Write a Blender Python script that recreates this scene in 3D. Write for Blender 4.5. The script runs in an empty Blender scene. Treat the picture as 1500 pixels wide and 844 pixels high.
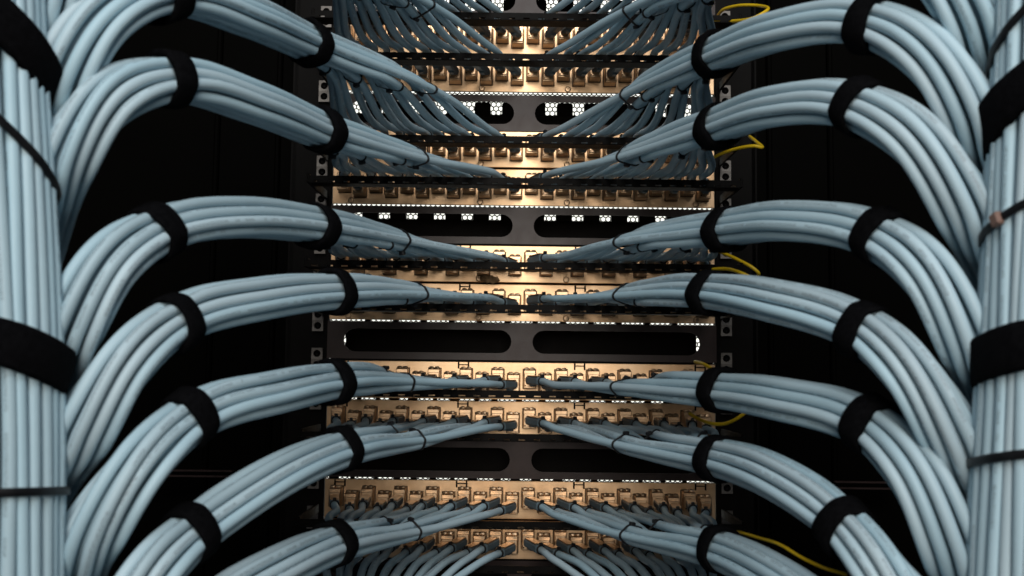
import bpy, math, random
import numpy as np
from mathutils import Vector, Matrix

random.seed(7); rng = np.random.RandomState(7)
S = bpy.context.scene
COL = S.collection

# ------------------------------------------------------------------ camera
W0, H0, F = 1500.0, 844.0, 1500.0            # photograph size and focal length in its pixels
CAM = Vector((-0.012, -1.17, 1.30))          # rack plates stand in the plane y = 0
PITCH, ROLL = math.atan(123.0 / F), math.radians(0.7)
cam_d = bpy.data.cameras.new('camera'); cam = bpy.data.objects.new('camera', cam_d); COL.objects.link(cam)
ROT = Matrix.Rotation(math.radians(90) + PITCH, 3, 'X') @ Matrix.Rotation(ROLL, 3, 'Z')
cam.matrix_world = Matrix.Translation(CAM) @ ROT.to_4x4()
cam_d.sensor_width = 36.0; cam_d.lens = 36.0 * F / W0
cam_d.clip_start = 0.02; cam_d.clip_end = 60
cam_d.dof.use_dof = True; cam_d.dof.focus_distance = 1.25; cam_d.dof.aperture_fstop = 11.0
S.camera = cam

def at(px, py, depth):
    """point of the place seen at a photograph pixel, depth metres in front of the camera (along y)"""
    d = ROT @ Vector(((px - W0 / 2) / F, (H0 / 2 - py) / F, -1.0))
    return CAM + d * (depth / d.y)

# ------------------------------------------------------------------ world, lamps, exposure
w = bpy.data.worlds.new('World'); S.world = w; w.use_nodes = True
w.node_tree.nodes['Background'].inputs[0].default_value = (0.55, 0.75, 1.0, 1)
w.node_tree.nodes['Background'].inputs[1].default_value = 0.03

def area(name, loc, target, sx, sy, power, color):
    l = bpy.data.lights.new(name, 'AREA'); l.shape = 'RECTANGLE'; l.size = sx; l.size_y = sy
    l.energy = power; l.color = color
    o = bpy.data.objects.new(name, l); COL.objects.link(o); o.location = loc
    o.rotation_euler = (Vector(target) - Vector(loc)).to_track_quat('-Z', 'Y').to_euler()
    return o
area('aisle_ceiling_lamp', (0.06, -1.60, 2.50), (0, -0.55, 1.25), 1.2, 0.6, 14.0, (0.94, 0.97, 1.0))
area('aisle_lamp', (0.0, -2.60, 1.95), (0, 0, 1.40), 0.85, 1.25, 28.5, (1.0, 0.94, 0.86))

S.view_settings.view_transform = 'Standard'; S.view_settings.look = 'None'
S.view_settings.exposure = 0.0; S.view_settings.gamma = 1.0
S.view_settings.use_curve_mapping = False
S.cycles.use_denoising = True
try: S.cycles.denoiser = 'OPENIMAGEDENOISE'
except Exception: pass
S.cycles.max_bounces = 6

# ------------------------------------------------------------------ materials
def mat(name, color, rough=0.5, metal=0.0, spec=0.5):
    m = bpy.data.materials.new(name); m.use_nodes = True
    b = m.node_tree.nodes['Principled BSDF']
    b.inputs['Base Color'].default_value = (*color, 1); b.inputs['Roughness'].default_value = rough
    b.inputs['Metallic'].default_value = metal; b.inputs['Specular IOR Level'].default_value = spec
    return m, m.node_tree, b

def nd(t, kind, **kw):
    n = t.nodes.new(kind)
    for k, v in kw.items(): setattr(n, k, v)
    return n

def math_n(t, op, a, b=None, clamp=False):
    n = nd(t, 'ShaderNodeMath', operation=op, use_clamp=clamp)
    for i, v in enumerate((a, b)):
        if v is None: continue
        if isinstance(v, (int, float)): n.inputs[i].default_value = v
        else: t.links.new(v, n.inputs[i])
    return n.outputs[0]

def noise(t, vec, scale, detail=3, rough=0.55):
    n = nd(t, 'ShaderNodeTexNoise'); n.inputs['Scale'].default_value = scale
    n.inputs['Detail'].default_value = detail; n.inputs['Roughness'].default_value = rough
    t.links.new(vec, n.inputs['Vector']); return n.outputs['Fac']

def mapping(t, vec, scale):
    n = nd(t, 'ShaderNodeMapping'); n.inputs['Scale'].default_value = scale
    t.links.new(vec, n.inputs['Vector']); return n.outputs[0]

def ramp(t, fac, c0, c1, p0=0.3, p1=0.7):
    r = nd(t, 'ShaderNodeValToRGB'); e = r.color_ramp.elements
    e[0].position, e[1].position = p0, p1
    e[0].color, e[1].color = (*c0, 1), (*c1, 1)
    t.links.new(fac, r.inputs[0]); return r.outputs[0]

def bump(t, b, h, strength, dist):
    n = nd(t, 'ShaderNodeBump'); n.inputs['Strength'].default_value = strength; n.inputs['Distance'].default_value = dist
    t.links.new(h, n.inputs['Height']); t.links.new(n.outputs[0], b.inputs['Normal'])

def cable_material(name, c0, c1):
    m, t, b = mat(name, c0, 0.46, 0, 0.35)
    uv = nd(t, 'ShaderNodeUVMap').outputs[0]
    info = nd(t, 'ShaderNodeObjectInfo').outputs['Random']
    geo = nd(t, 'ShaderNodeTexCoord').outputs['Object']
    sep = nd(t, 'ShaderNodeSeparateXYZ'); t.links.new(uv, sep.inputs[0])
    u, v = sep.outputs[0], sep.outputs[1]
    col = ramp(t, noise(t, geo, 18, 4), c0, c1, 0.35, 0.7)
    # jacket print: a line of tiny dark-grey characters along one side of the jacket
    du = math_n(t, 'ABSOLUTE', math_n(t, 'SUBTRACT', math_n(t, 'FRACT', math_n(t, 'ADD', u, math_n(t, 'MULTIPLY', info, 7.3))), 0.5))
    line = math_n(t, 'LESS_THAN', du, 0.045)
    cmb = nd(t, 'ShaderNodeCombineXYZ')
    t.links.new(math_n(t, 'MULTIPLY', u, 34.0), cmb.inputs[0])
    t.links.new(math_n(t, 'MULTIPLY', math_n(t, 'ADD', v, info), 1250.0), cmb.inputs[1])
    ch = math_n(t, 'GREATER_THAN', noise(t, cmb.outputs[0], 1.0, 1), 0.50)
    cmb2 = nd(t, 'ShaderNodeCombineXYZ')
    t.links.new(math_n(t, 'MULTIPLY', math_n(t, 'ADD', v, info), 95.0), cmb2.inputs[1])
    t.links.new(math_n(t, 'MULTIPLY', info, 50.0), cmb2.inputs[0])
    word = math_n(t, 'GREATER_THAN', noise(t, cmb2.outputs[0], 1.0, 0), 0.42)
    msk = math_n(t, 'MULTIPLY', math_n(t, 'MULTIPLY', math_n(t, 'MULTIPLY', line, ch), word), 0.5)
    mix = nd(t, 'ShaderNodeMix', data_type='RGBA')
    t.links.new(msk, mix.inputs[0]); t.links.new(col, mix.inputs[6]); mix.inputs[7].default_value = (0.07, 0.085, 0.10, 1)
    # each cable's jacket differs a little
    hsv = nd(t, 'ShaderNodeHueSaturation'); t.links.new(mix.outputs[2], hsv.inputs['Color'])
    t.links.new(math_n(t, 'ADD', math_n(t, 'MULTIPLY', info, 0.16), 0.92), hsv.inputs['Value'])
    t.links.new(math_n(t, 'ADD', math_n(t, 'MULTIPLY', math_n(t, 'FRACT', math_n(t, 'MULTIPLY', info, 13.7)), 0.3), 0.85), hsv.inputs['Saturation'])
    t.links.new(hsv.outputs[0], b.inputs['Base Color'])
    t.links.new(math_n(t, 'ADD', math_n(t, 'MULTIPLY', noise(t, geo, 60, 3), 0.22), 0.36), b.inputs['Roughness'])
    bump(t, b, noise(t, geo, 130, 3), 0.12, 0.0008)
    return m
M = {}
M['cable'] = cable_material('cable_jacket', (0.385, 0.525, 0.595), (0.42, 0.56, 0.625))

def metal_material(name, c0, c1, r0, r1, streak):
    m, t, b = mat(name, c0, r0, 1.0)
    g = nd(t, 'ShaderNodeTexCoord').outputs['Object']
    st = noise(t, mapping(t, g, streak), 1.0, 4, 0.6)
    blot = noise(t, g, 26, 4, 0.6)
    t.links.new(ramp(t, blot, c0, c1, 0.35, 0.68), b.inputs['Base Color'])
    t.links.new(math_n(t, 'ADD', math_n(t, 'MULTIPLY', math_n(t, 'ADD', math_n(t, 'MULTIPLY', st, 0.5), math_n(t, 'MULTIPLY', blot, 0.5)), r1 - r0), r0), b.inputs['Roughness'])
    bump(t, b, st, 0.10, 0.0004)
    return m
M['plate'] = metal_material('nickel_plate', (0.57, 0.365, 0.205), (0.73, 0.505, 0.31), 0.28, 0.46, (14, 300, 700))
M['jack'] = metal_material('jack_shield', (0.55, 0.36, 0.21), (0.72, 0.51, 0.325), 0.26, 0.44, (250, 250, 250))
M['gap_shade_frame'] = metal_material('gap_shade_bronze', (0.10, 0.065, 0.04), (0.18, 0.12, 0.075), 0.35, 0.55, (200, 200, 200))  # dark metal that paints the shaded gap round each jack
M['zinc'] = metal_material('zinc', (0.07, 0.063, 0.057), (0.20, 0.185, 0.17), 0.35, 0.6, (200, 200, 200))

def black_material(name, c0, c1, rough, spec=0.3, sc=60, bmp=0.1):
    m, t, b = mat(name, c0, rough, 0, spec)
    g = nd(t, 'ShaderNodeTexCoord').outputs['Object']
    n = noise(t, g, sc, 4)
    t.links.new(ramp(t, n, c0, c1), b.inputs['Base Color'])
    t.links.new(math_n(t, 'ADD', math_n(t, 'MULTIPLY', n, 0.2), rough - 0.1), b.inputs['Roughness'])
    if bmp: bump(t, b, noise(t, g, sc * 9, 2), bmp, 0.0006)
    return m
M['black'] = black_material('black_powder_coat', (0.0026, 0.0021, 0.0018), (0.0046, 0.0038, 0.0033), 0.5, 0.06)
M['slotted'] = black_material('dark_coated_steel', (0.030, 0.0180, 0.0158), (0.042, 0.0260, 0.0230), 0.36, 0.25)
M['void'] = black_material('cabinet_black', (0.0010, 0.0009, 0.0007), (0.0018, 0.0016, 0.0012), 0.6, 0.02, 9)
M['strap'] = black_material('hook_and_loop_fabric', (0.0022, 0.0022, 0.0026), (0.0052, 0.0052, 0.006), 0.92, 0.03, 300, 0.9)
M['tie'] = black_material('nylon_tie', (0.005, 0.005, 0.006), (0.009, 0.009, 0.010), 0.42, 0.3, 90)
M['boot'] = black_material('boot_plastic', (0.10, 0.145, 0.17), (0.14, 0.19, 0.215), 0.4, 0.4, 60)
M['pinkhead'] = black_material('pale_tie_head', (0.16, 0.10, 0.08), (0.24, 0.15, 0.12), 0.5, 0.3)
M['yellow'] = black_material('yellow_jacket', (0.78, 0.50, 0.010), (0.86, 0.57, 0.02), 0.38, 0.4, 50)
M['scrap'] = black_material('brown_paper', (0.14, 0.085, 0.04), (0.30, 0.19, 0.10), 0.8, 0.2, 160, 0.6)
m, t, b = mat('room_glow', (0.9, 0.9, 0.85), 0.5)
b.inputs['Emission Color'].default_value = (1.0, 1.0, 0.90, 1); b.inputs['Emission Strength'].default_value = 1.5
M['glow_sheet'] = m  # even glow standing for the bright room behind the door

# ------------------------------------------------------------------ mesh helpers
class MB:
    def __init__(s): s.v = []; s.f = []; s.uv = []; s.smooth = []
    def add(s, verts, faces, uvs=None, smooth=False):
        o = len(s.v); s.v += [tuple(p) for p in verts]
        for i, f in enumerate(faces):
            s.f.append(tuple(k + o for k in f)); s.uv.append(uvs[i] if uvs else None); s.smooth.append(smooth)
    def box(s, c, size, bev=0.0, rot=None):
        hx, hy, hz = (k / 2 for k in size)
        if bev <= 0:
            P = [(x, y, z) for x in (-hx, hx) for y in (-hy, hy) for z in (-hz, hz)]
            Fc = [(0, 1, 3, 2), (4, 6, 7, 5), (0, 4, 5, 1), (2, 3, 7, 6), (0, 2, 6, 4), (1, 5, 7, 3)]
        else:
            P = []; idx = {}
            for x in (-1, 1):
                for y in (-1, 1):
                    for z in (-1, 1):
                        for a in range(3):
                            q = [x * (hx - bev), y * (hy - bev), z * (hz - bev)]
                            q[a] = (x * hx, y * hy, z * hz)[a]
                            idx[(x, y, z, a)] = len(P); P.append(tuple(q))
            Fc = []
            for a in range(3):
                b1, b2 = (a + 1) % 3, (a + 2) % 3
                for sg in (-1, 1):
                    def key(p, q):
                        k = [0, 0, 0]; k[a] = sg; k[b1] = p; k[b2] = q
                        return idx[(*k, a)]
                    f = [key(-1, -1), key(1, -1), key(1, 1), key(-1, 1)]
                    Fc.append(tuple(f if sg > 0 else f[::-1]))
            for a in range(3):          # edges along axis a
                b1, b2 = (a + 1) % 3, (a + 2) % 3
                for p in (-1, 1):
                    for q in (-1, 1):
                        def key(e, ax):
                            k = [0, 0, 0]; k[a] = e; k[b1] = p; k[b2] = q
                            return idx[(*k, ax)]
                        f = [key(-1, b1), key(1, b1), key(1, b2), key(-1, b2)]
                        Fc.append(tuple(f if p * q < 0 else f[::-1]))
            for x in (-1, 1):
                for y in (-1, 1):
                    for z in (-1, 1):
                        f = [idx[(x, y, z, k)] for k in range(3)]
                        Fc.append(tuple(f if x * y * z > 0 else f[::-1]))
        c = Vector(c)
        P = [(rot @ Vector(p) if rot else Vector(p)) + c for p in P]
        s.add(P, Fc)
    def tube(s, pts, r, sides=10, cap=True):
        P = np.array([tuple(p) for p in pts], float); n = len(P)
        rr = np.full(n, r) if np.isscalar(r) else np.array(r)
        T = np.gradient(P, axis=0); T /= np.linalg.norm(T, axis=1)[:, None] + 1e-12
        up = np.array((0, 0, 1.0)) if abs(T[0][2]) < 0.9 else np.array((1.0, 0, 0))
        N = np.cross(up, T[0]); N /= np.linalg.norm(N)
        L = np.concatenate(([0], np.cumsum(np.linalg.norm(np.diff(P, axis=0), axis=1))))
        V = []
        for i in range(n):
            N = N - T[i] * N.dot(T[i]); N /= np.linalg.norm(N) + 1e-12
            B = np.cross(T[i], N)
            for k in range(sides):
                a = 2 * math.pi * k / sides
                V.append(P[i] + rr[i] * (math.cos(a) * N + math.sin(a) * B))
        Fc, U = [], []
        for i in range(n - 1):
            for k in range(sides):
                k2 = (k + 1) % sides
                Fc.append((i * sides + k, i * sides + k2, (i + 1) * sides + k2, (i + 1) * sides + k))
                U.append(((k / sides, L[i]), ((k + 1) / sides, L[i]), ((k + 1) / sides, L[i + 1]), (k / sides, L[i + 1])))
        if cap:
            Fc.append(tuple(range(sides))[::-1]); U.append(((0.02, 0),) * sides)
            Fc.append(tuple((n - 1) * sides + k for k in range(sides))); U.append(((0.02, 0),) * sides)
        s.add(V, Fc, U, True)
    def lathe(s, c, axis, prof, sides=12):
        axis = Vector(axis).normalized(); a = axis.orthogonal().normalized(); b_ = axis.cross(a); c = Vector(c)
        V = [c + axis * h + (a * math.cos(2 * math.pi * k / sides) + b_ * math.sin(2 * math.pi * k / sides)) * r for r, h in prof for k in range(sides)]
        Fc = [(i * sides + k, i * sides + (k + 1) % sides, (i + 1) * sides + (k + 1) % sides, (i + 1) * sides + k) for i in range(len(prof) - 1) for k in range(sides)]
        Fc.append(tuple(range(sides))[::-1]); Fc.append(tuple((len(prof) - 1) * sides + k for k in range(sides)))
        s.add(V, Fc)
    def mesh(s, name, m):
        me = bpy.data.meshes.new(name); me.from_pydata(s.v, [], s.f)
        ul = me.uv_layers.new(name='UVMap'); buf = []
        for f, u in zip(s.f, s.uv): buf += list(u) if u else [(0.02, 0.0)] * len(f)
        ul.data.foreach_set('uv', np.array(buf, dtype=np.float32).ravel())
        me.polygons.foreach_set('use_smooth', s.smooth)
        me.materials.append(m); me.update(); return me
    def build(s, name, m, parent=None, loc=None):
        return put(name, s.mesh(name, m), parent, loc)

def put(name, me, parent=None, loc=None, rot=None):
    o = bpy.data.objects.new(name, me); COL.objects.link(o)
    if parent: o.parent = parent
    if loc is not None: o.location = loc
    if rot is not None: o.rotation_mode = 'QUATERNION'; o.rotation_quaternion = rot
    return o

def tag(o, label, cat, group=None):
    o['label'] = label; o['category'] = cat
    if group: o['group'] = group
    return o

def thing(name, label, cat, group=None):
    o = bpy.data.objects.new(name, None); o.empty_display_size = 0.02; COL.objects.link(o)
    return tag(o, label, cat, group)

# ------------------------------------------------------------------ rack layout
U = 0.04445
Z501 = at(767, 501, 1.17).z                  # middle of the slotted panel a little below the picture's middle
def zu(k): return Z501 - k * U              # k-th unit downwards from that one
ROWS = {'A': -8, 'B': -7, 'C': -5, 'D': -4, 'E': -2, 'F': -1, 'G': 1, 'H': 2, 'I': 4, 'J': 5}
SLOTS = [-9, -6, -3, 0, 3, 6]
PITCHX = 0.0179

# ---- the dark inside of the cabinet
def side(sgn, nm):
    o = MB()
    x0, x1 = 0.262, 1.05
    o.box((sgn * (x0 + x1) / 2, 0.06, 1.30), (x1 - x0, 0.004, 1.7))
    ob = o.build(nm, M['void']); ob['kind'] = 'structure'
    for x in (0.298, 0.372):
        q = MB(); q.box((sgn * x, 0.054, 1.30), (0.006, 0.008, 1.7), 0.0015); q.build('panel_seam', M['void'], ob)
    return ob
sl = side(-1, 'wall_left'); sr = side(1, 'wall_right')
for ob, pts in ((sr, ((1222, 1312, 706), (1222, 1306, 715))), (sl, ((240, 342, 689), (240, 340, 697)))):
    for xa, xb, y in pts:
        a, b_ = at(xa, y, 1.2), at(xb, y, 1.2)
        q = MB(); q.box(((a.x + b_.x) / 2, a.y, a.z), (b_.x - a.x, 0.008, 0.0022), 0.0006); q.build('ledge', M['slotted'], ob)

fr = thing('rack_frame', 'black upright rack frame with square nut holes holding all the panels', 'rack')
for sgn in (-1, 1):
    q = MB(); q.box((sgn * 0.246, 0.012, 1.30), (0.048, 0.014, 1.6), 0.001)
    q.box((sgn * 0.268, 0.035, 1.30), (0.006, 0.06, 1.6)); q.build('upright_rail', M['black'], fr)
for zc in (zu(-9) + U / 2 + 0.19, zu(6) - U / 2 - 0.19):
    q = MB(); q.box((0, 0.002, zc), (0.44, 0.002, 0.376)); q.build('light_leak_plate', M['black'], fr)  # unseen plates added to stop light leaking past the panels

# cage nuts (square zinc frame, round dark bore, screw)
def nut_meshes():
    q = MB(); n = 12; hs, r = 0.0063, 0.0042
    sq = []
    for k in range(n):
        a = 2 * math.pi * (k + 0.5) / n; c, s_ = math.cos(a), math.sin(a); f = hs / max(abs(c), abs(s_))
        sq.append((c, s_, f))
    V = []
    for y in (-0.0025, 0.002):
        V += [(c * f, y, s_ * f) for c, s_, f in sq]; V += [(c * r, y, s_ * r) for c, s_, f in sq]
    Fc = []
    for k in range(n):
        j = (k + 1) % n
        Fc.append((k, j, n + j, n + k)); Fc.append((n + k, n + j, 3 * n + j, 3 * n + k)); Fc.append((k, 2 * n + k, 2 * n + j, j))
    q.add(V, Fc); a = q.mesh('cage_nut', M['zinc'])
    q = MB(); q.lathe((0, 0.001, 0), (0, -1, 0), [(0.0036, 0), (0.0036, 0.002), (0.0026, 0.0026), (0.0014, 0.0020), (0.0006, 0.0018)], 10)
    return a, q.mesh('screw', M['black'])
nutA, nutB = nut_meshes()
for k in range(-9, 7):
    for dz in (0.0159, -0.0159):
        for sgn in (-1, 1):
            o = put('cage_nut', nutA, fr, (sgn * 0.2335, 0.002, zu(k) + dz)); put('screw', nutB, o)

# ---- slotted panels and the finger managers behind them
def slot_mesh():
    q = MB(); hw, hh, th = 0.222, 0.0212, 0.0012
    zs, xi, xo = 0.0132, 0.012, 0.203
    r = zs; n = 10
    # outline of one slot, right side, counter-clockwise in (x, z)
    def slot(sg):
        pts = []
        for k in range(n + 1):
            a = -math.pi / 2 + math.pi * k / n; pts.append((xo - r + r * math.cos(a), r * math.sin(a)))
        for k in range(n + 1):
            a = math.pi / 2 + math.pi * k / n; pts.append((xi + r + r * math.cos(a), r * math.sin(a)))
        return [(sg * x, z) for x, z in (pts if sg > 0 else pts[::-1])]
    for sg in (1, -1):
        s = slot(sg)
        # match each slot point with a point of the half-panel's border (x from 0 to hw)
        out = []
        cx = sg * (xi + xo) / 2; 
        for x, z in s:
            ax = abs(x)
            if ax > xo - r + 1e-6: out.append((sg * hw, max(-hh, min(hh, z / r * hh))) if abs(z) < r * 0.72 else (sg * (hw - (xo - ax) * 0.5 if False else hw), math.copysign(hh, z)))
            elif ax < xi + r - 1e-6: out.append((0.0, z / (r * 0.72) * hh) if abs(z) < r * 0.72 else (0.0, math.copysign(hh, z)))
            else: out.append((x, math.copysign(hh, z)))
        m_ = len(s); V = []
        for y in (-th, 0.0):
            V += [(x, y, z) for x, z in s]; V += [(x, y, z) for x, z in out]
        Fc = []
        for k in range(m_):
            j = (k + 1) % m_
            Fc.append((k, m_ + k, m_ + j, j)); Fc.append((2 * m_ + k, 2 * m_ + j, 3 * m_ + j, 3 * m_ + k))
            Fc.append((k, j, 2 * m_ + j, 2 * m_ + k))
        q.add(V, Fc)
    # folded lips along top and bottom edge
    return q
slq = slot_mesh()
slot_me = slq.mesh('slotted_panel', M['slotted'])
fold = MB(); fold.box((0, 0.006, 0), (0.444, 0.0135, 0.0012)); fold_me = fold.mesh('folded_edge', M['slotted'])
fing = MB(); fing.box((0, 0, 0), (0.0200, 0.016, 0.020), 0.002); fing_me = fing.mesh('finger', M['black'])
fing = MB(); fing.box((0, 0, 0), (0.0070, 0.016, 0.020), 0.002); thin_me = fing.mesh('finger', M['black'])
cov = MB(); cov.box((0, 0, 0), (0.4315, 0.003, 0.047), 0.001); cov_me = cov.mesh('cover', M['black'])
SLAB = {-9: 'cut by the upper picture edge', -6: 'with tall bright mesh gaps behind fanned cables', -3: 'with a row of small bright openings',
        0: 'with all-dark slots and bright slivers at its ends', 3: 'below the middle with barely visible slots', 6: 'below the lowest patch panel'}
for k in SLOTS:
    o = put('slotted_panel', slot_me, None, (0, 0, zu(k) - (0.0013 if k == -6 else 0)))
    tag(o, 'dark slotted rack panel ' + SLAB[k], 'rack panel', 'slotted panels between the patch panels')
    for sg in (1, -1): put('folded_edge', fold_me, o, (0, 0, sg * 0.0205))
    h = thing('cable_manager', 'black finger duct behind the panel ' + SLAB[k], 'cable manager', 'finger ducts behind the slotted panels')
    h.location = (0, 0.092, zu(k))
    put('cover', cov_me, h, (0, 0, -0.0035))
    for i in range(12): put('finger', thin_me if k == 0 else fing_me, h, ((i - 5.5) * 0.0345, 0.008, 0.0265))
# perforated door and an added glowing sheet for the bright room beyond
def hex_door():
    q = MB(); p = 0.0092; R = p / math.sqrt(3); r = R * 0.74
    idx = {}; V = []; Fc = []
    def vid(x, z):
        k = (round(x * 1e5), round(z * 1e5))
        if k not in idx: idx[k] = len(V); V.append((x, 0, z))
        return idx[k]
    nx, nz = 100, 150
    for j in range(nz):
        for i in range(nx):
            cx = (i - nx / 2) * p + (p / 2 if j % 2 else 0); cz = (j - nz / 2) * R * 1.5
            o_ = [vid(cx + R * math.cos(math.radians(60 * k + 30)), cz + R * math.sin(math.radians(60 * k + 30))) for k in range(6)]
            i_ = []
            for k in range(6):
                a = math.radians(60 * k + 30); V.append((cx + r * math.cos(a), 0, cz + r * math.sin(a))); i_.append(len(V) - 1)
            for k in range(6):
                j2 = (k + 1) % 6; Fc.append((o_[k], o_[j2], i_[j2], i_[k]))
    q.add(V, Fc); return q
door = thing('perforated_door', 'black hexagon-perforated cabinet door seen bright through the slots', 'door'); door.location = (0, 0.72, 1.45)
hd = hex_door().build('hexagon_mesh', M['black'], door)
for sgn in (-1, 1):
    q = MB(); q.box((sgn * 0.48, 0, 0), (0.04, 0.02, 1.25), 0.002); q.build('door_frame', M['black'], door)
lp = MB(); lp.box((0, 1.15, 1.45), (1.5, 0.03, 1.6), 0.004)
tag(lp.build('glowing_sheet', M['glow_sheet']), 'bright white light shining behind the perforated door', 'light')

# ---- patch panels
def jack_meshes():
    q = MB(); q.box((0, -0.009, 0), (0.0134, 0.018, 0.0205), 0.0007)
    q.box((0, -0.0188, -0.0012), (0.0118, 0.0022, 0.0150), 0.0005)
    body = q.mesh('jack', M['jack'])
    q = MB(); q.box((0, -0.0007, 0.0004), (0.0154, 0.0014, 0.0228), 0.0003); gap_fr = q.mesh('gap_shade_frame', M['gap_shade_frame'])  # dark frame in place of the shadowed cutout gap
    q = MB()
    for sx in (-1, 1): q.lathe((sx * 0.0001, -0.0105, 0.0108), (sx, 0, 0), [(0.0008, 0), (0.0022, 0.0008), (0.0026, 0.003), (0.0022, 0.0052), (0.0008, 0.0062)], 8)
    clip = q.mesh('shield_clip', M['jack'])
    q = MB(); q.lathe((-0.0046, -0.0195, -0.0070), (0, -1, 0), [(0.0008, 0), (0.0008, 0.0007)], 8); pin = q.mesh('test_hole', M['black'])
    q = MB(); q.lathe((0, -0.0195, -0.0008), (0, -1, 0), [(0.0048, 0), (0.0052, 0.0009), (0.0046, 0.0018)], 14); ring_ = q.mesh('collar', M['jack'])
    return body, gap_fr, clip, pin, ring_
JB, JZ, JC, JP, JR = jack_meshes()
def plate_mesh(h):
    q = MB(); q.box((0, -0.0005, 0), (0.4405, 0.003, h), 0.0006); return q.mesh('back_plate', M['plate'])
PLATE = plate_mesh(0.0424)
def bar_mesh():
    q = MB(); n = 27
    L = 0.452
    q.box((0, 0, -0.00005), (L, 0.0018, 0.0053))
    n = 29; step = L / n
    for i in range(n + 1):
        q.box(((i - n / 2) * step, 0, -0.00350), (0.0088, 0.0018, 0.0016))
    q.box((0, 0.0095, -0.0049), (L, 0.0208, 0.0012), 0.0003)
    return q.mesh('cable_bar', M['black'])
BARM = bar_mesh()
q = MB(); q.box((0, 0.052, 0), (0.0030, 0.104, 0.010), 0.0006); ARM = q.mesh('bar_arm', M['black'])
q = MB()
for sx in (-1, 1): q.box((sx * 0.0056, 0, -0.0008), (0.0018, 0.002, 0.0074), 0.0003)
q.box((0, 0, 0.0), (0.0094, 0.0016, 0.0011)); CLIP = q.mesh('mounting_tab', M['black'])
q = MB(); q.lathe((0, 0, 0), (0, -1, 0), [(0.0036, 0), (0.0036, 0.0007), (0.0026, 0.0016), (0.0012, 0.0017), (0.0011, 0.0009), (0.0003, 0.0009)], 12); SCR = q.mesh('screw', M['jack'])
q = MB(); q.box((0, 0.006, 0), (0.438, 0.004, 0.010)); BLACKOUT = q.mesh('gap_blackout_strip', M['black'])  # added black strip, keeps a panel gap dark against the backlight
TAB = []
for wd in (0.005, 0.0075, 0.011):
    q = MB(); q.box((0, 0, 0), (wd, 0.006, 0.010), 0.0008); TAB.append(q.mesh('slit_blocker', M['black']))  # added tabs that block the bright slits into dashes
PLAB = {'A': 'topmost nickel patch panel, half cut by the upper picture edge', 'B': 'second nickel patch panel from the top, above the wide bright mesh strip',
        'C': 'third nickel patch panel from the top, just below the tall bright mesh gaps', 'D': 'fourth nickel patch panel from the top, right above the slots with small bright openings',
        'E': 'very bright nickel patch panel with a brown scrap hanging at its lower edge', 'F': 'bright nickel patch panel just below the one with the brown scrap',
        'G': 'nickel patch panel right below the slots with slivers of light at their ends', 'H': 'brownish nickel patch panel right above the darkest slotted panel',
        'I': 'second nickel patch panel from the bottom, gold-topped plugs seen from above', 'J': 'lowest nickel patch panel, steeply seen plugs pointing down'}
BAR_Y, BAR_DZ = -0.107, -0.0115
def jack_x(i): return (i - 11.5) * PITCHX
def jack_dz(i): return 0.0022 if i % 2 == 0 else -0.0030
for r, k in ROWS.items():
    p = thing('patch_panel', PLAB[r], 'patch panel', 'shielded patch panels in the rack'); p.location = (0, 0, zu(k))
    put('back_plate', PLATE, p)
    for i in range(24):
        j = put('jack', JB, p, (jack_x(i), -0.002, jack_dz(i)))
        put('gap_shade_frame', JZ, j); put('shield_clip', JC, j); put('test_hole', JP, j); put('collar', JR, j)
    put('cable_bar', BARM, p, (0, BAR_Y, BAR_DZ))
    for sgn in (-1, 1): put('bar_arm', ARM, p, (sgn * 0.2275, BAR_Y, BAR_DZ))
    for x in (-0.203, -0.066, 0.066, 0.203): put('mounting_tab', CLIP, p, (x, -0.0028, 0.0178))
    for x in (-0.1985, -0.05, 0.05, 0.1985): put('screw', SCR, p, (x + 0.0, -0.002, -0.0172))
    if r in 'ACEI': put('gap_blackout_strip', BLACKOUT, p, (0, 0, -U / 2))
    if r in 'ACEG': put('gap_blackout_strip', BLACKOUT, p, (0, 0, U / 2))
    if r in 'HI':
        x = -0.212
        while x < 0.212:
            put('slit_blocker', TAB[int(rng.randint(3))], p, (x, 0.010, 0.0222)); x += rng.uniform(0.018, 0.029)
    if r in 'HJ': put('gap_blackout_strip', BLACKOUT, p, (0, 0, -U / 2))

# ------------------------------------------------------------------ cable bundles
CR = 0.00383                                  # cable radius
DEP = [1.063, 0.95, 0.82, 0.71, 0.64, 0.592, 0.585, 0.628, 0.645]
LEFT = {
 'A': [(735, 8), (615, -60), (480, -140), (370, -200), (250, -230), (130, -230), (35, -150), (20, -40), (40, 200)],
 'B': [(733, 69), (620, 8), (480, -58), (370, -105), (250, -130), (150, -85), (90, -5), (60, 150), (40, 300)],
 'C': [(733, 186), (622, 132), (472, 72), (365, 24), (252, -10), (150, 28), (92, 110), (62, 250), (45, 400)],
 'D': [(733, 256), (610, 232), (488, 198), (375, 152), (260, 119), (155, 147), (92, 235), (62, 370), (45, 520)],
 'E': [(733, 379), (585, 352), (478, 333), (355, 321), (242, 336), (155, 392), (100, 485), (70, 610), (50, 740)],
 'F': [(733, 434), (610, 430), (502, 428), (380, 440), (264, 467), (178, 535), (118, 630), (80, 740), (55, 880)],
 'G': [(731, 562), (590, 558), (497, 559), (400, 577), (289, 608), (198, 685), (132, 785), (95, 880), (60, 1000)],
 'H': [(722, 630), (605, 645), (512, 657), (405, 700), (290, 775), (212, 850), (150, 940), (100, 1040), (60, 1150)],
 'I': [(714, 752), (598, 778), (499, 796), (405, 836), (310, 892), (230, 965), (160, 1055), (110, 1150), (60, 1250)],
 'J': [(714, 828), (600, 880), (499, 930), (405, 985), (310, 1050), (230, 1120), (160, 1200), (110, 1300), (60, 1400)]}
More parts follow.
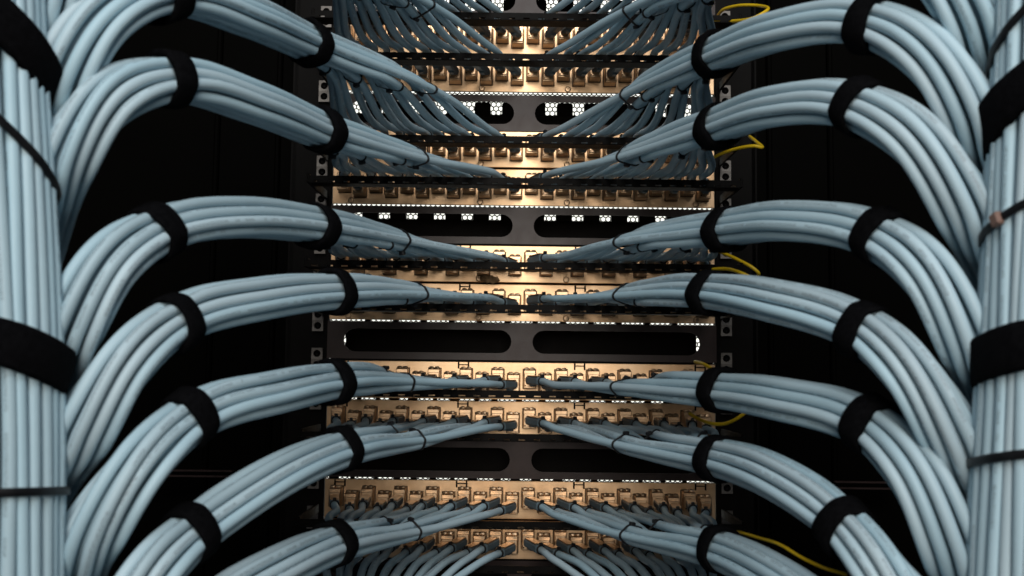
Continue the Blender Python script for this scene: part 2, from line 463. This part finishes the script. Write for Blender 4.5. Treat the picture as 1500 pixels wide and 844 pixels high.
RIGHT = {
 'A': [(803, 8), (925, -60), (1040, -140), (1140, -200), (1260, -220), (1380, -230), (1475, -150), (1500, -40), (1480, 200)],
 'B': [(805, 69), (930, 16), (1036, -28), (1140, -85), (1262, -100), (1365, -55), (1430, 35), (1460, 180), (1480, 330)],
 'C': [(806, 187), (925, 137), (1032, 88), (1140, 47), (1264, 33), (1366, 84), (1428, 175), (1460, 300), (1480, 450)],
 'D': [(803, 255), (920, 228), (1036, 190), (1140, 157), (1246, 154), (1348, 207), (1420, 310), (1455, 430), (1480, 580)],
 'E': [(790, 378), (915, 355), (1047, 338), (1160, 326), (1277, 343), (1365, 405), (1424, 505), (1455, 620), (1480, 760)],
 'F': [(790, 435), (915, 433), (1027, 428), (1135, 443), (1255, 478), (1338, 547), (1402, 650), (1440, 770), (1475, 900)],
 'G': [(786, 563), (912, 565), (1042, 573), (1150, 587), (1264, 618), (1345, 695), (1396, 800), (1440, 900), (1470, 1020)],
 'H': [(795, 631), (915, 648), (1038, 668), (1135, 699), (1230, 762), (1302, 848), (1360, 940), (1420, 1050), (1470, 1160)],
 'I': [(803, 750), (925, 781), (1042, 803), (1135, 846), (1222, 908), (1302, 985), (1370, 1070), (1420, 1160), (1470, 1260)],
 'J': [(803, 828), (925, 882), (1042, 932), (1135, 985), (1222, 1045), (1302, 1120), (1370, 1200), (1420, 1300), (1470, 1400)]}

def catmull(P, n):
    P = [np.array(p, float) for p in P]
    P = [2 * P[0] - P[1]] + P + [2 * P[-1] - P[-2]]
    out = []; marks = []
    for i in range(1, len(P) - 2):
        p0, p1, p2, p3 = P[i - 1:i + 3]
        d = [max(np.linalg.norm(b - a), 1e-6) ** 0.5 for a, b in ((p0, p1), (p1, p2), (p2, p3))]
        t0 = 0; t1 = d[0]; t2 = t1 + d[1]; t3 = t2 + d[2]
        marks.append(len(out))
        for s in range(n):
            t_ = t1 + (t2 - t1) * s / n
            A1 = (t1 - t_) / (t1 - t0) * p0 + (t_ - t0) / (t1 - t0) * p1
            A2 = (t2 - t_) / (t2 - t1) * p1 + (t_ - t1) / (t2 - t1) * p2
            A3 = (t3 - t_) / (t3 - t2) * p2 + (t_ - t2) / (t3 - t2) * p3
            B1 = (t2 - t_) / (t2 - t0) * A1 + (t_ - t0) / (t2 - t0) * A2
            B2 = (t3 - t_) / (t3 - t1) * A2 + (t_ - t1) / (t3 - t1) * A3
            out.append((t2 - t_) / (t2 - t1) * B1 + (t_ - t1) / (t2 - t1) * B2)
    marks.append(len(out)); out.append(P[-2])
    return np.array(out), marks

def pack12():
    d = 1.0; pts = []
    for i in range(-4, 5):
        for j in range(-4, 5):
            x = i + 0.5 * j; y = j * math.sqrt(3) / 2
            pts.append((x - 0.5, y - math.sqrt(3) / 6))
    pts.sort(key=lambda p: p[0] ** 2 + p[1] ** 2)
    return pts[:12]
PACK = np.array(pack12())

def hull2(P):
    P = sorted(map(tuple, P))
    def half(Q):
        h = []
        for p in Q:
            while len(h) > 1 and (h[-1][0] - h[-2][0]) * (p[1] - h[-2][1]) - (h[-1][1] - h[-2][1]) * (p[0] - h[-2][0]) <= 0: h.pop()
            h.append(p)
        return h[:-1]
    return half(P) + half(P[::-1])

def ring(centres, O, Tn, N1, N2, width, thick, rad=CR, lump=0.0, n=40, rnd=True):
    """closed band round the circles whose 2-D centres are given, in the plane O,N1,N2"""
    pts = [(c[0] + (rad + 0.0002) * math.cos(a), c[1] + (rad + 0.0002) * math.sin(a)) for c in centres for a in np.linspace(0, 2 * math.pi, 20, endpoint=False)]
    h = np.array(hull2(pts)); h2 = np.vstack([h, h[:1]])
    L = np.concatenate(([0], np.cumsum(np.linalg.norm(np.diff(h2, axis=0), axis=1))))
    s = np.linspace(0, L[-1], n, endpoint=False)
    C = np.stack([np.interp(s, L, h2[:, 0]), np.interp(s, L, h2[:, 1])], 1)
    mid = C.mean(0); D = C - mid; rad_ = np.linalg.norm(D, axis=1); D /= rad_[:, None]
    C = mid + D * np.maximum(rad_, rad_ * 0.45 + rad_.max() * 0.55)[:, None] if rnd else C
    prof = [(-0.5, 0.0), (-0.5, 0.7), (-0.42, 1.0), (0.42, 1.0), (0.5, 0.7), (0.5, 0.0)]
    V = []
    ph = rng.rand() * 6
    for i in range(n):
        wv = 1 + lump * math.sin(ph + 2 * math.pi * i / n * 3)
        sh = lump * width * 0.8 * math.sin(ph * 2 + 2 * math.pi * i / n)
        lap = 1.0 + (0.75 * max(0.0, min(1.0, 6.0 * (0.35 - abs(((i / n + ph / 6.0) % 1.0) - 0.35)))) if width > 0.01 else 0.0)   # the overlapping end
        for a, hgt in prof:
            c = C[i] + D[i] * thick * hgt * lap
            V.append(O + N1 * c[0] + N2 * c[1] + Tn * (a * width * wv + sh))
    m_ = len(prof); Fc = []
    for i in range(n):
        j = (i + 1) % n
        for k in range(m_ - 1): Fc.append((i * m_ + k, j * m_ + k, j * m_ + k + 1, i * m_ + k + 1))
        Fc.append((i * m_ + m_ - 1, j * m_ + m_ - 1, j * m_, i * m_))
    q = MB(); q.add(V, Fc, None, True)
    return q, C, D, mid

def frame(Tn):
    X = np.array((1.0, 0, 0)); N1 = X - Tn * Tn.dot(X); N1 /= np.linalg.norm(N1)
    return N1, np.cross(Tn, N1)

def boot_meshes():
    q = MB(); q.box((0, 0, 0.021), (0.0100, 0.0088, 0.042), 0.0016)
    q.box((0, -0.0048, 0.012), (0.0062, 0.003, 0.010), 0.0008)
    a = q.mesh('plug_boot', M['boot'])
    q = MB(); q.box((0, 0.0050, 0.0215), (0.0096, 0.0012, 0.0335), 0.0004); b_ = q.mesh('plug_cover', M['jack'])
    q = MB()
    V = []; n = 14
    for i in range(n):
        a_ = 2 * math.pi * i / n
        for rr, hh in ((0.0039, -0.0011), (0.0051, -0.0011), (0.0051, 0.0011), (0.0039, 0.0011)): V.append((rr * math.cos(a_), rr * math.sin(a_), hh + 0.0445))
    Fc = [(i * 4 + k, ((i + 1) % n) * 4 + k, ((i + 1) % n) * 4 + (k + 1) % 4, i * 4 + (k + 1) % 4) for i in range(n) for k in range(4)]
    q.add(V, Fc, None, True); q.box((0, 0.0058, 0.0445), (0.0036, 0.0034, 0.0042), 0.0006); c = q.mesh('cable_tie', M['tie'])
    return a, b_, c
BOOT, COVER, BTIE = boot_meshes()

def make_bundle(r, sgn, pix, label):
    k0 = ROWS[r]; zc = zu(k0)
    pix = pix[:7] + [((45 if sgn < 0 else 1478), pix[7][1]), ((0 if sgn < 0 else 1525), pix[8][1])] if -60 < pix[6][1] < 700 else pix   # the tail dives behind the trunk
    P3 = [np.array(at(x, y, d)) for (x, y), d in zip(pix, DEP)]
    # the first point lies on the panel's own cable bar
    P3[0] = np.array((sgn * 0.034, BAR_Y, zc + BAR_DZ + 0.0085))
    C, marks = catmull(P3, 14)
    n = len(C); iw2, iw1 = marks[2] + 2, marks[4] + 2
    T = np.gradient(C, axis=0); T /= np.linalg.norm(T, axis=1)[:, None]
    root = thing('cable_bundle', label, 'cable bundle', 'pale blue cable bundles'); 
    base = Vector(P3[0]); root.location = base
    order = sorted(range(12), key=lambda i: sgn * PACK[i][0] + 0.35 * PACK[i][1] * (1 if zc < CAM.z else -1))
    # rotate the packing a little so that no two bundles look alike
    rot0 = rng.uniform(-0.25, 0.25); tw = rng.uniform(-0.4, 0.4); tw2 = rng.uniform(-0.7, 0.7)
    jit = rng.uniform(-1, 1, (12, 4))
    L = np.concatenate(([0], np.cumsum(np.linalg.norm(np.diff(C, axis=0), axis=1))))
    def offset(kc, i):
        f = i / (n - 1.0)
        a = rot0 + tw * f + tw2 * max(0.0, i - iw1) / (n - iw1); p = PACK[order[kc]] * (2 * CR)
        # tight at the straps, a little loose between and after them
        loose = 1.0 + 0.05 * min(1, min(abs(i - iw2), abs(i - iw1)) / 7.0)
        if i > iw1: loose += 0.30 * min(1, (i - iw1) / 30.0)
        wx = math.sin(f * 9 + jit[kc][0] * 6) * 0.0008 * jit[kc][1]; wy = math.sin(f * 8 + jit[kc][2] * 6) * 0.0008 * jit[kc][3]
        s_ = min(1, min(abs(i - iw2), abs(i - iw1)) / 6.0)
        x = (p[0] * math.cos(a) - p[1] * math.sin(a)) * loose + wx * s_; y = (p[0] * math.sin(a) + p[1] * math.cos(a)) * loose + wy * s_
        g = min(1.0, i / (0.92 * iw2)); g = 0.20 + 0.80 * (g * g * (3 - 2 * g)) ** 1.35      # thin at the panel, full at the first strap
        return x * (0.35 + 0.65 * g), y * g
    def on_bundle(kc, i):
        N1, N2 = frame(T[i]); x, y = offset(kc, i); return C[i] + N1 * x + N2 * y
    paths = []; boots = []; joins = []
    for kc in range(12):
        ji = 12 + kc if sgn > 0 else 11 - kc
        p0 = np.array((jack_x(ji), -0.0235, zc + jack_dz(ji) - 0.001))
        lat = 0.027 - 0.043 * (kc / 11.0) ** 1.5 + rng.uniform(-0.002, 0.002)
        p2 = np.array((jack_x(ji) + sgn * lat, BAR_Y, zc + BAR_DZ + 0.0085 + rng.uniform(-0.0005, 0.0012)))
        d = p2 - p0; d[2] *= 0.35; d /= np.linalg.norm(d)
        p1 = p0 + d * 0.045
        tj = 0.34 + 0.64 * (kc / 11.0) ** 0.48
        i0 = int(np.searchsorted(L, tj * L[iw2])); i0 = max(4, min(i0, iw2 - 2))
        joins.append(i0)
        q0 = on_bundle(kc, i0); dist = np.linalg.norm(q0 - p2)
        t2 = (p2 - p1); t2 /= np.linalg.norm(t2); t2 = t2 * 0.25 + T[i0] * 0.75; t2 /= np.linalg.norm(t2)
        pts = [p0 + d * 0.036]
        def herm(a, ta, b_, tb, m_, first=0):
            for s in range(first, m_):
                u = s / m_; h1 = 2 * u**3 - 3 * u**2 + 1; h2 = u**3 - 2 * u**2 + u; h3 = -2 * u**3 + 3 * u**2; h4 = u**3 - u**2
                pts.append(h1 * a + h2 * ta + h3 * b_ + h4 * tb)
        dd = np.linalg.norm(p2 - p1)
        herm(p1, d * dd, p2, t2 * dd, 5)
        herm(p2, t2 * dist * 0.8, q0, T[i0] * dist * 0.75, 12)
        nj = len(pts)
        for i in range(i0, n): pts.append(on_bundle(kc, i))
        pts = np.array(pts)
        paths.append(pts); boots.append((p0, d))
    for kc in range(12):
        q = MB(); q.tube(paths[kc] - P3[0], CR, 10)
        c = q.build('cable', M['cable'], root)
        p0, d = boots[kc]
        z = Vector(d); x = Vector((0, 0, 1)).cross(z).normalized(); y = z.cross(x)
        Rm = Matrix((x, y, z)).transposed()
        for nm, me in (('plug_boot', BOOT), ('plug_cover', COVER), ('cable_tie', BTIE)):
            put(nm, me, c, Vector(p0) - base, Rm.to_quaternion())
    def cross_(path, O, Tn, N1, N2):
        s = (path - O) @ Tn; best = None
        for i in range(len(s) - 1):
            if s[i] <= 0 < s[i + 1]:
                u = -s[i] / (s[i + 1] - s[i]); p = path[i] * (1 - u) + path[i + 1] * u - O
                q_ = np.array((p @ N1, p @ N2))
                if best is None or np.linalg.norm(q_) < np.linalg.norm(best): best = q_
        return best
    def band(i, ks, width, thick, nm, material, lump, skew=(0, 0)):
        Tn = T[i]; N1, N2 = frame(Tn)
        Tn = Tn + N1 * skew[0] + N2 * skew[1]; Tn /= np.linalg.norm(Tn); N1, N2 = frame(Tn)
        O = C[i]
        cs = [c for c in (cross_(paths[k], O, Tn, N1, N2) for k in ks) if c is not None and np.linalg.norm(c) < 0.06]
        if len(cs) < 1: return
        q, Cc, D, mid = ring(cs, O - P3[0], Tn, N1, N2, width, thick, lump=lump, rnd=(width > 0.01))
        if nm == 'cable_tie':       # square head and cut tail
            best = max(range(len(Cc)), key=lambda j: (D[j][1] * (-1 if zc > CAM.z else 1)) + 0.4 * rng.rand())
            h = O - P3[0] + N1 * (Cc[best] + D[best] * 0.0018)[0] + N2 * (Cc[best] + D[best] * 0.0018)[1]
            rot = Matrix((Vector(N1 * D[best][0] + N2 * D[best][1]), Vector(Tn), Vector(N1 * D[best][0] + N2 * D[best][1]).cross(Vector(Tn)))).transposed()
            q.box(h, (0.0034, 0.0046, 0.0052), 0.0006, rot)
        q.build(nm, material, root)
    for i, sk in ((iw2, rng.uniform(-0.12, 0.12, 2)), (iw1, rng.uniform(-0.15, 0.15, 2))):
        band(i, range(12), 0.0182 if i == iw2 else 0.0175, 0.0024, 'hook_and_loop_strap', M['strap'], 0.05, sk)
    i1 = marks[1]
    N1, N2 = frame(T[i1]); cc = [cross_(p, C[i1], T[i1], N1, N2) for p in paths]
    near = [k for k in range(12) if cc[k] is not None and cc[0] is not None and np.linalg.norm(cc[k] - cc[0]) < 5.6 * CR]
    band(i1, near, 0.0024, 0.0012, 'cable_tie', M['tie'], 0.0, rng.uniform(-0.1, 0.1, 2))
    for fr_, ks in ((0.62, (3, 4, 5)), (0.80, (6, 7, 8)), (0.93, (9, 10, 11))):
        i = int(np.searchsorted(L, fr_ * L[iw2])) - 2
        band(i, ks, 0.0022, 0.0011, 'cable_tie', M['tie'], 0.0)
    return root

BLAB = {
 'A': 'cable bundle fanning out at the very top edge', 'B': 'cable bundle leaving through the top edge beside the second patch panel',
 'C': 'arching cable bundle, topmost with both straps in view', 'D': 'arching cable bundle, second with both straps in view',
 'E': 'gently bowed cable bundle above the middle, third with two straps', 'F': 'cable bundle leaving level just above the dark slots, fourth with two straps',
 'G': 'cable bundle right below the dark slots, fifth with two straps', 'H': 'cable bundle sweeping down, sixth and lowest with two straps',
 'I': 'second lowest cable bundle, one strap in view', 'J': 'lowest cable bundle, only its fanned plugs at bottom edge'}
for sgn, tab, sidew in ((-1, LEFT, 'left'), (1, RIGHT, 'right')):
    for r in ROWS:
        make_bundle(r, sgn, tab[r], '%s pale blue %s' % (sidew, BLAB[r]))

# ------------------------------------------------------------------ the two upright trunks
def trunk(sgn, pix, label, bands):
    P3 = [np.array(at(x, y, d)) for x, y, d in pix]
    C, marks = catmull(P3, 10); n = len(C)
    T = np.gradient(C, axis=0); T /= np.linalg.norm(T, axis=1)[:, None]
    root = thing('upright_cable_bundle', label, 'cable bundle', 'upright main cable bundles'); base = C[-1]; root.location = Vector(base)
    offs = []
    for R, cnt in ((0.0425, 35), (0.0352, 27)):
        for k in range(cnt):
            a = 2 * math.pi * (k + rng.uniform(-0.16, 0.16)) / cnt; offs.append((R + rng.uniform(-0.0008, 0.0005), a, rng.uniform(0, 6), rng.uniform(-1, 1)))
    allp = []
    for R, a, ph, am in offs:
        pts = []
        for i in range(n):
            f = i / (n - 1); N1, N2 = frame(T[i])
            aa = a + 0.05 * am * math.sin(f * 7 + ph); RR = R + 0.0005 * math.sin(f * 9 + ph * 2)
            pts.append(C[i] + N1 * RR * math.cos(aa) + N2 * RR * math.sin(aa))
        q = MB(); q.tube(np.array(pts) - base, CR, 10); q.build('cable', M['cable'], root); allp.append(np.array(pts))
    for py, width, thick, tilt, nm, head in bands:
        # where the trunk's axis crosses that picture height
        best = min(range(n), key=lambda i: abs(project(C[i])[1] - py))
        O = C[best]; Tn = T[best].copy()
        Tn = Tn + np.array((tilt[0], tilt[1], 0.0)); Tn /= np.linalg.norm(Tn); N1, N2 = frame(Tn)
        cs = []
        for pth in allp[:35]:
            s_ = (pth - O) @ Tn; i_ = int(np.argmin(np.abs(s_))); p_ = pth[i_] - (pth[min(i_ + 1, n - 1)] - pth[i_ - 1]) / np.linalg.norm(pth[min(i_ + 1, n - 1)] - pth[i_ - 1]) * s_[i_] - O
            cs.append((p_ @ N1, p_ @ N2))
        q, Cc, D, mid = ring(cs, O - base, Tn, N1, N2, width, thick, lump=0.03 if width > 0.01 else 0.0, n=72, rnd=False)
        b_ = q.build(nm, M['strap'] if width > 0.01 else M['tie'], root)
        if head is not None:
            ang, hm = head
            dirv = N1 * math.cos(ang) + N2 * math.sin(ang); h = O - base + dirv * (np.max(Cc @ np.array((math.cos(ang), math.sin(ang)))) + 0.002)
            rot = Matrix((Vector(dirv), Vector(Tn), Vector(dirv).cross(Vector(Tn)))).transposed()
            qq = MB(); qq.box(h, (0.0048, 0.0075, 0.0070), 0.001, rot); qq.build('tie_head', hm, b_)
def project(p):
    q = ROT.transposed() @ (Vector(p) - CAM); return (W0 / 2 + F * q.x / -q.z, H0 / 2 - F * q.y / -q.z)

trunk(-1, [(-66, -260, 0.56), (-60, 60, 0.56), (-46, 350, 0.56), (-38, 600, 0.56), (-40, 850, 0.56), (-44, 1150, 0.56)],
      'thick upright main bundle of pale blue cables along the left edge', [
      (58, 0.0235, 0.0024, (-0.45, -0.55), 'hook_and_loop_strap', None), (202, 0.0046, 0.0018, (-0.50, -0.60), 'cable_tie', (0.95, M['tie'])),
      (524, 0.0240, 0.0024, (-0.18, -0.32), 'hook_and_loop_strap', None), (713, 0.0046, 0.0018, (0.0, -0.10), 'cable_tie', None)])
trunk(1, [(1592, -260, 0.56), (1583, 60, 0.56), (1570, 350, 0.56), (1560, 600, 0.56), (1551, 850, 0.56), (1548, 1150, 0.56)],
      'thick upright main bundle of pale blue cables along the right edge', [
      (22, 0.0046, 0.0018, (0.40, -0.60), 'cable_tie', None),
      (146, 0.0240, 0.0024, (0.30, -0.50), 'hook_and_loop_strap', None), (320, 0.0046, 0.0018, (0.20, -0.35), 'cable_tie', (2.95, M['pinkhead'])),
      (530, 0.0250, 0.0024, (0.08, -0.22), 'hook_and_loop_strap', None), (662, 0.0050, 0.0018, (0.10, -0.20), 'cable_tie', None)])

# ------------------------------------------------------------------ yellow earth wires, brown scrap
def wire(pts, label, r=0.0019):
    C, _ = catmull([np.array(at(*p)) for p in pts], 8)
    q = MB(); base = C[0]; q.tube(C - base, r, 8)
    o = q.build('ground_wire', M['yellow'], None, Vector(base)); tag(o, label, 'wire', 'yellow ground wires at the right rail')
wire([(1030, 36, 1.13), (1045, 30, 1.10), (1075, 31, 1.06), (1105, 26, 1.03), (1124, 15, 1.03), (1115, 9, 1.06), (1085, 8, 1.09), (1060, 14, 1.12), (1052, 22, 1.14)], 'looped yellow wire at the upper right above the top arching bundle')
wire([(1030, 242, 1.12), (1047, 230, 1.09), (1075, 219, 1.06), (1105, 214, 1.04), (1116, 216, 1.04), (1108, 208, 1.06), (1098, 200, 1.09)], 'short yellow wire curling under the second arching bundle on the right')
wire([(1045, 366, 1.12), (1060, 371, 1.09), (1082, 381, 1.07), (1102, 392, 1.06), (1111, 400, 1.06), (1106, 410, 1.08)], 'yellow wire slanting down right, upper of a crossing pair')
wire([(1000, 413, 1.12), (1016, 403, 1.09), (1035, 396, 1.07), (1062, 394, 1.05), (1088, 401, 1.02), (1110, 412, 1.02)], 'yellow wire arching over the fourth right bundle, lower of a pair')
wire([(1018, 530, 1.12), (1030, 533, 1.10), (1044, 541, 1.08), (1058, 549, 1.05), (1075, 560, 1.02)], 'short yellow wire end poking out above the fifth right bundle')
wire([(1010, 606, 1.12), (1022, 613, 1.10), (1040, 620, 1.07), (1060, 621, 1.05), (1080, 613, 1.03), (1097, 600, 1.02)], 'yellow wire sagging below the fifth right bundle')
wire([(1070, 778, 0.86), (1088, 781, 0.80), (1115, 789, 0.76), (1145, 799, 0.72), (1175, 817, 0.70), (1205, 831, 0.69), (1240, 842, 0.69)], 'long yellow wire lying along the lowest right bundle', 0.0012)

q = MB()
g = []
nu, nv = 13, 7
base = at(717, 409, 1.155)
for side_ in (0, 1):
    for i in range(nu):
        for j in range(nv):
            u = i / (nu - 1) * 2 - 1; v = j / (nv - 1) * 2 - 1
            wv = math.sqrt(max(0, 1 - u * u * 0.97))
            g.append((0.0110 * u + 0.001 * v, (0.0012 if side_ else 0.0) + 0.0022 * math.sin(u * 5 + v * 2) + 0.001 * math.sin(v * 7 + u * 9), 0.0044 * v * wv - 0.0016 * u + 0.0008 * math.sin(u * 11)))
Fc = []
for i in range(nu - 1):
    for j in range(nv - 1):
        a = i * nv + j; Fc.append((a, a + 1, a + nv + 1, a + nv)); a += nu * nv; Fc.append((a, a + nv, a + nv + 1, a + 1))
bd = [(i, 0) for i in range(nu)] + [(nu - 1, j) for j in range(1, nv)] + [(i, nv - 1) for i in range(nu - 2, -1, -1)] + [(0, j) for j in range(nv - 2, 0, -1)]
for k in range(len(bd)):
    a = bd[k][0] * nv + bd[k][1]; c = bd[(k + 1) % len(bd)]; c = c[0] * nv + c[1]
    Fc.append((a, c, c + nu * nv, a + nu * nv))
q.add(g, Fc, None, True)
tag(q.build('brown_scrap', M['scrap'], None, base), 'small crumpled brown scrap hanging between two bright patch panels', 'scrap')
